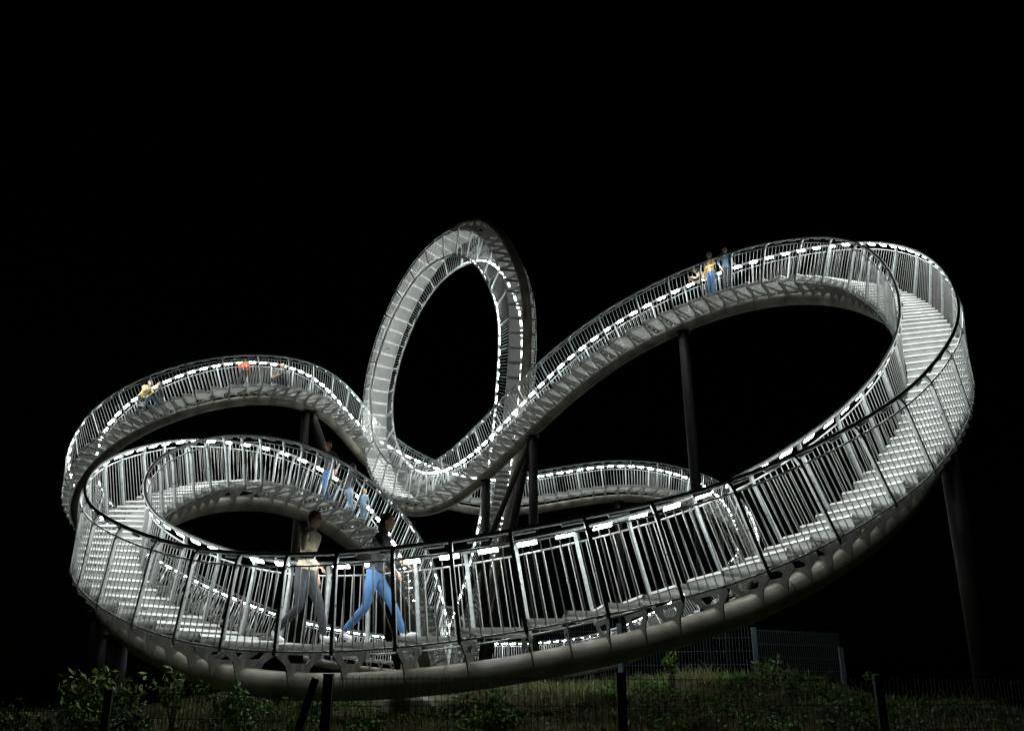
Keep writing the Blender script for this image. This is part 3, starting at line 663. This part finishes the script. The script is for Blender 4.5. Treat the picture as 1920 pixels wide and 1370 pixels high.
    b.tube([c+np.array([math.cos(a)*.062*sc, math.sin(a)*.062*sc, 0]) for a in np.linspace(0, 6.28, 14, endpoint=False)], .012, 6, closed=True); b.obj('collar', top, root, True)
    a_, b_ = np.array(P['pel']), np.array(P['chest']); ax_ = b_-a_; ax_ /= np.linalg.norm(ax_); c = (a_+ax_*.055)*sc; c[2] -= zmin
    uy = np.array([0, 1., 0]); ux = np.cross(uy, ax_)
    b = MB(); b.tube([c+ux*math.cos(w)*.104*sc+uy*math.sin(w)*.137*sc for w in np.linspace(0, 6.28, 18, endpoint=False)], .026*sc, 6, closed=True); b.obj('hem', top, root, True)
    return root
def on_track(tr, s, a, turn=0, back=False):
    C, T, S, N = tr.at(s); p = C+S*a; h = math.atan2(T[1], T[0])+(math.pi if back else 0)+turn
    return p[0], p[1], p[2], h
def stand_on(tr, s, a, turn=0, back=False, dz=0):
    # the height of the tread under that point
    x, y, z, h = on_track(tr, s, a, turn, back); return x, y, z+dz+.02, h
c_cream = cloth('cream_cotton', (.62, .55, .40)); c_dark = cloth('charcoal_cloth', (.03, .03, .035)); c_jeans = cloth('blue_denim', (.07, .17, .36)); c_ltj = cloth('light_denim', (.2, .3, .4))
c_grey = cloth('grey_denim', (.035, .038, .046)); c_white = cloth('white_trainer', (.8, .8, .8), .1); c_orange = cloth('orange_jacket', (.65, .10, .03)); c_ochre = cloth('ochre_jacket', (.55, .30, .10))
c_yellow = cloth('pale_yellow_shirt', (.70, .58, .25)); c_steel = cloth('steel_blue_jacket', (.10, .16, .24)); c_black = cloth('black_shoes', (.02, .02, .02))
G = 'people on the walkways'
def put(tr, s, a, turn, back, label, pose, *args, dz=0., **k):
    x, y, z, h = stand_on(tr, s, a, turn, back, dz); return person(label, x, y, z, h, pose, *args, group=G, **k)
put(TM, 23.35, -.05, 0, False, 'person in cream top and dark trousers walking on the front walkway', 'walk', c_cream, c_grey, c_white, hair=M_HAIR2, height=1.78)
put(TM, 24.4, -.05, 0, False, 'person in bright blue jeans and dark top walking on the front walkway', 'stride', c_dark, c_jeans, c_white, height=1.72, hairlong=True)
put(TM, 7.55, -.1, .3, False, 'person in blue jeans and dark top behind the railing of the spiral stairs', 'walk', c_dark, c_jeans, c_white, height=1.74)
put(TM, 6.6, .1, -.2, True, 'person in pale denim descending the spiral stairs beside the blue jeans', 'walk', c_dark, c_ltj, c_white, height=1.66)
put(TM, 6.2, -.15, 0, True, 'small child in light blue on the spiral stairs near the railing', 'stand', c_ltj, c_ltj, c_white, hair=M_HAIR2, height=1.12)
put(TM, 49.95, -.1, 1.2, False, 'person in ochre jacket and blue jeans on the upper right walkway', 'stand', c_ochre, c_jeans, c_black, hair=M_HAIR2, height=1.6)
put(TM, 49.5, .05, 2.6, False, 'person in steel blue jacket on the upper right walkway beside the ochre jacket', 'stand', c_steel, c_grey, c_black, height=1.66)
put(TM, 50.3, .25, .4, False, 'person in pale top leaning at the far rail of the upper right walkway', 'lean', c_cream, c_dark, c_black, height=1.6)
put(TR, 45.5, .1, 1.2, False, 'person in orange jacket bending over on the high left arch', 'lean', c_orange, c_dark, c_black, hair=M_HAIR, height=1.4)
put(TR, 47.2, .15, 0, True, 'person in dark clothes sitting on the high left arch right of the orange jacket', 'sit', c_dark, c_dark, c_black, height=1.75)
put(TR, 41.75, .0, -.4, False, 'person in pale yellow shirt standing on the steep left part of the high arch', 'lean', c_yellow, c_dark, c_black, hair=M_HAIR, height=1.62)
put(TR, 42.6, .1, .2, True, 'person in light jeans sitting on the high left arch near the yellow shirt', 'sit', c_dark, c_ltj, c_white, height=1.7)
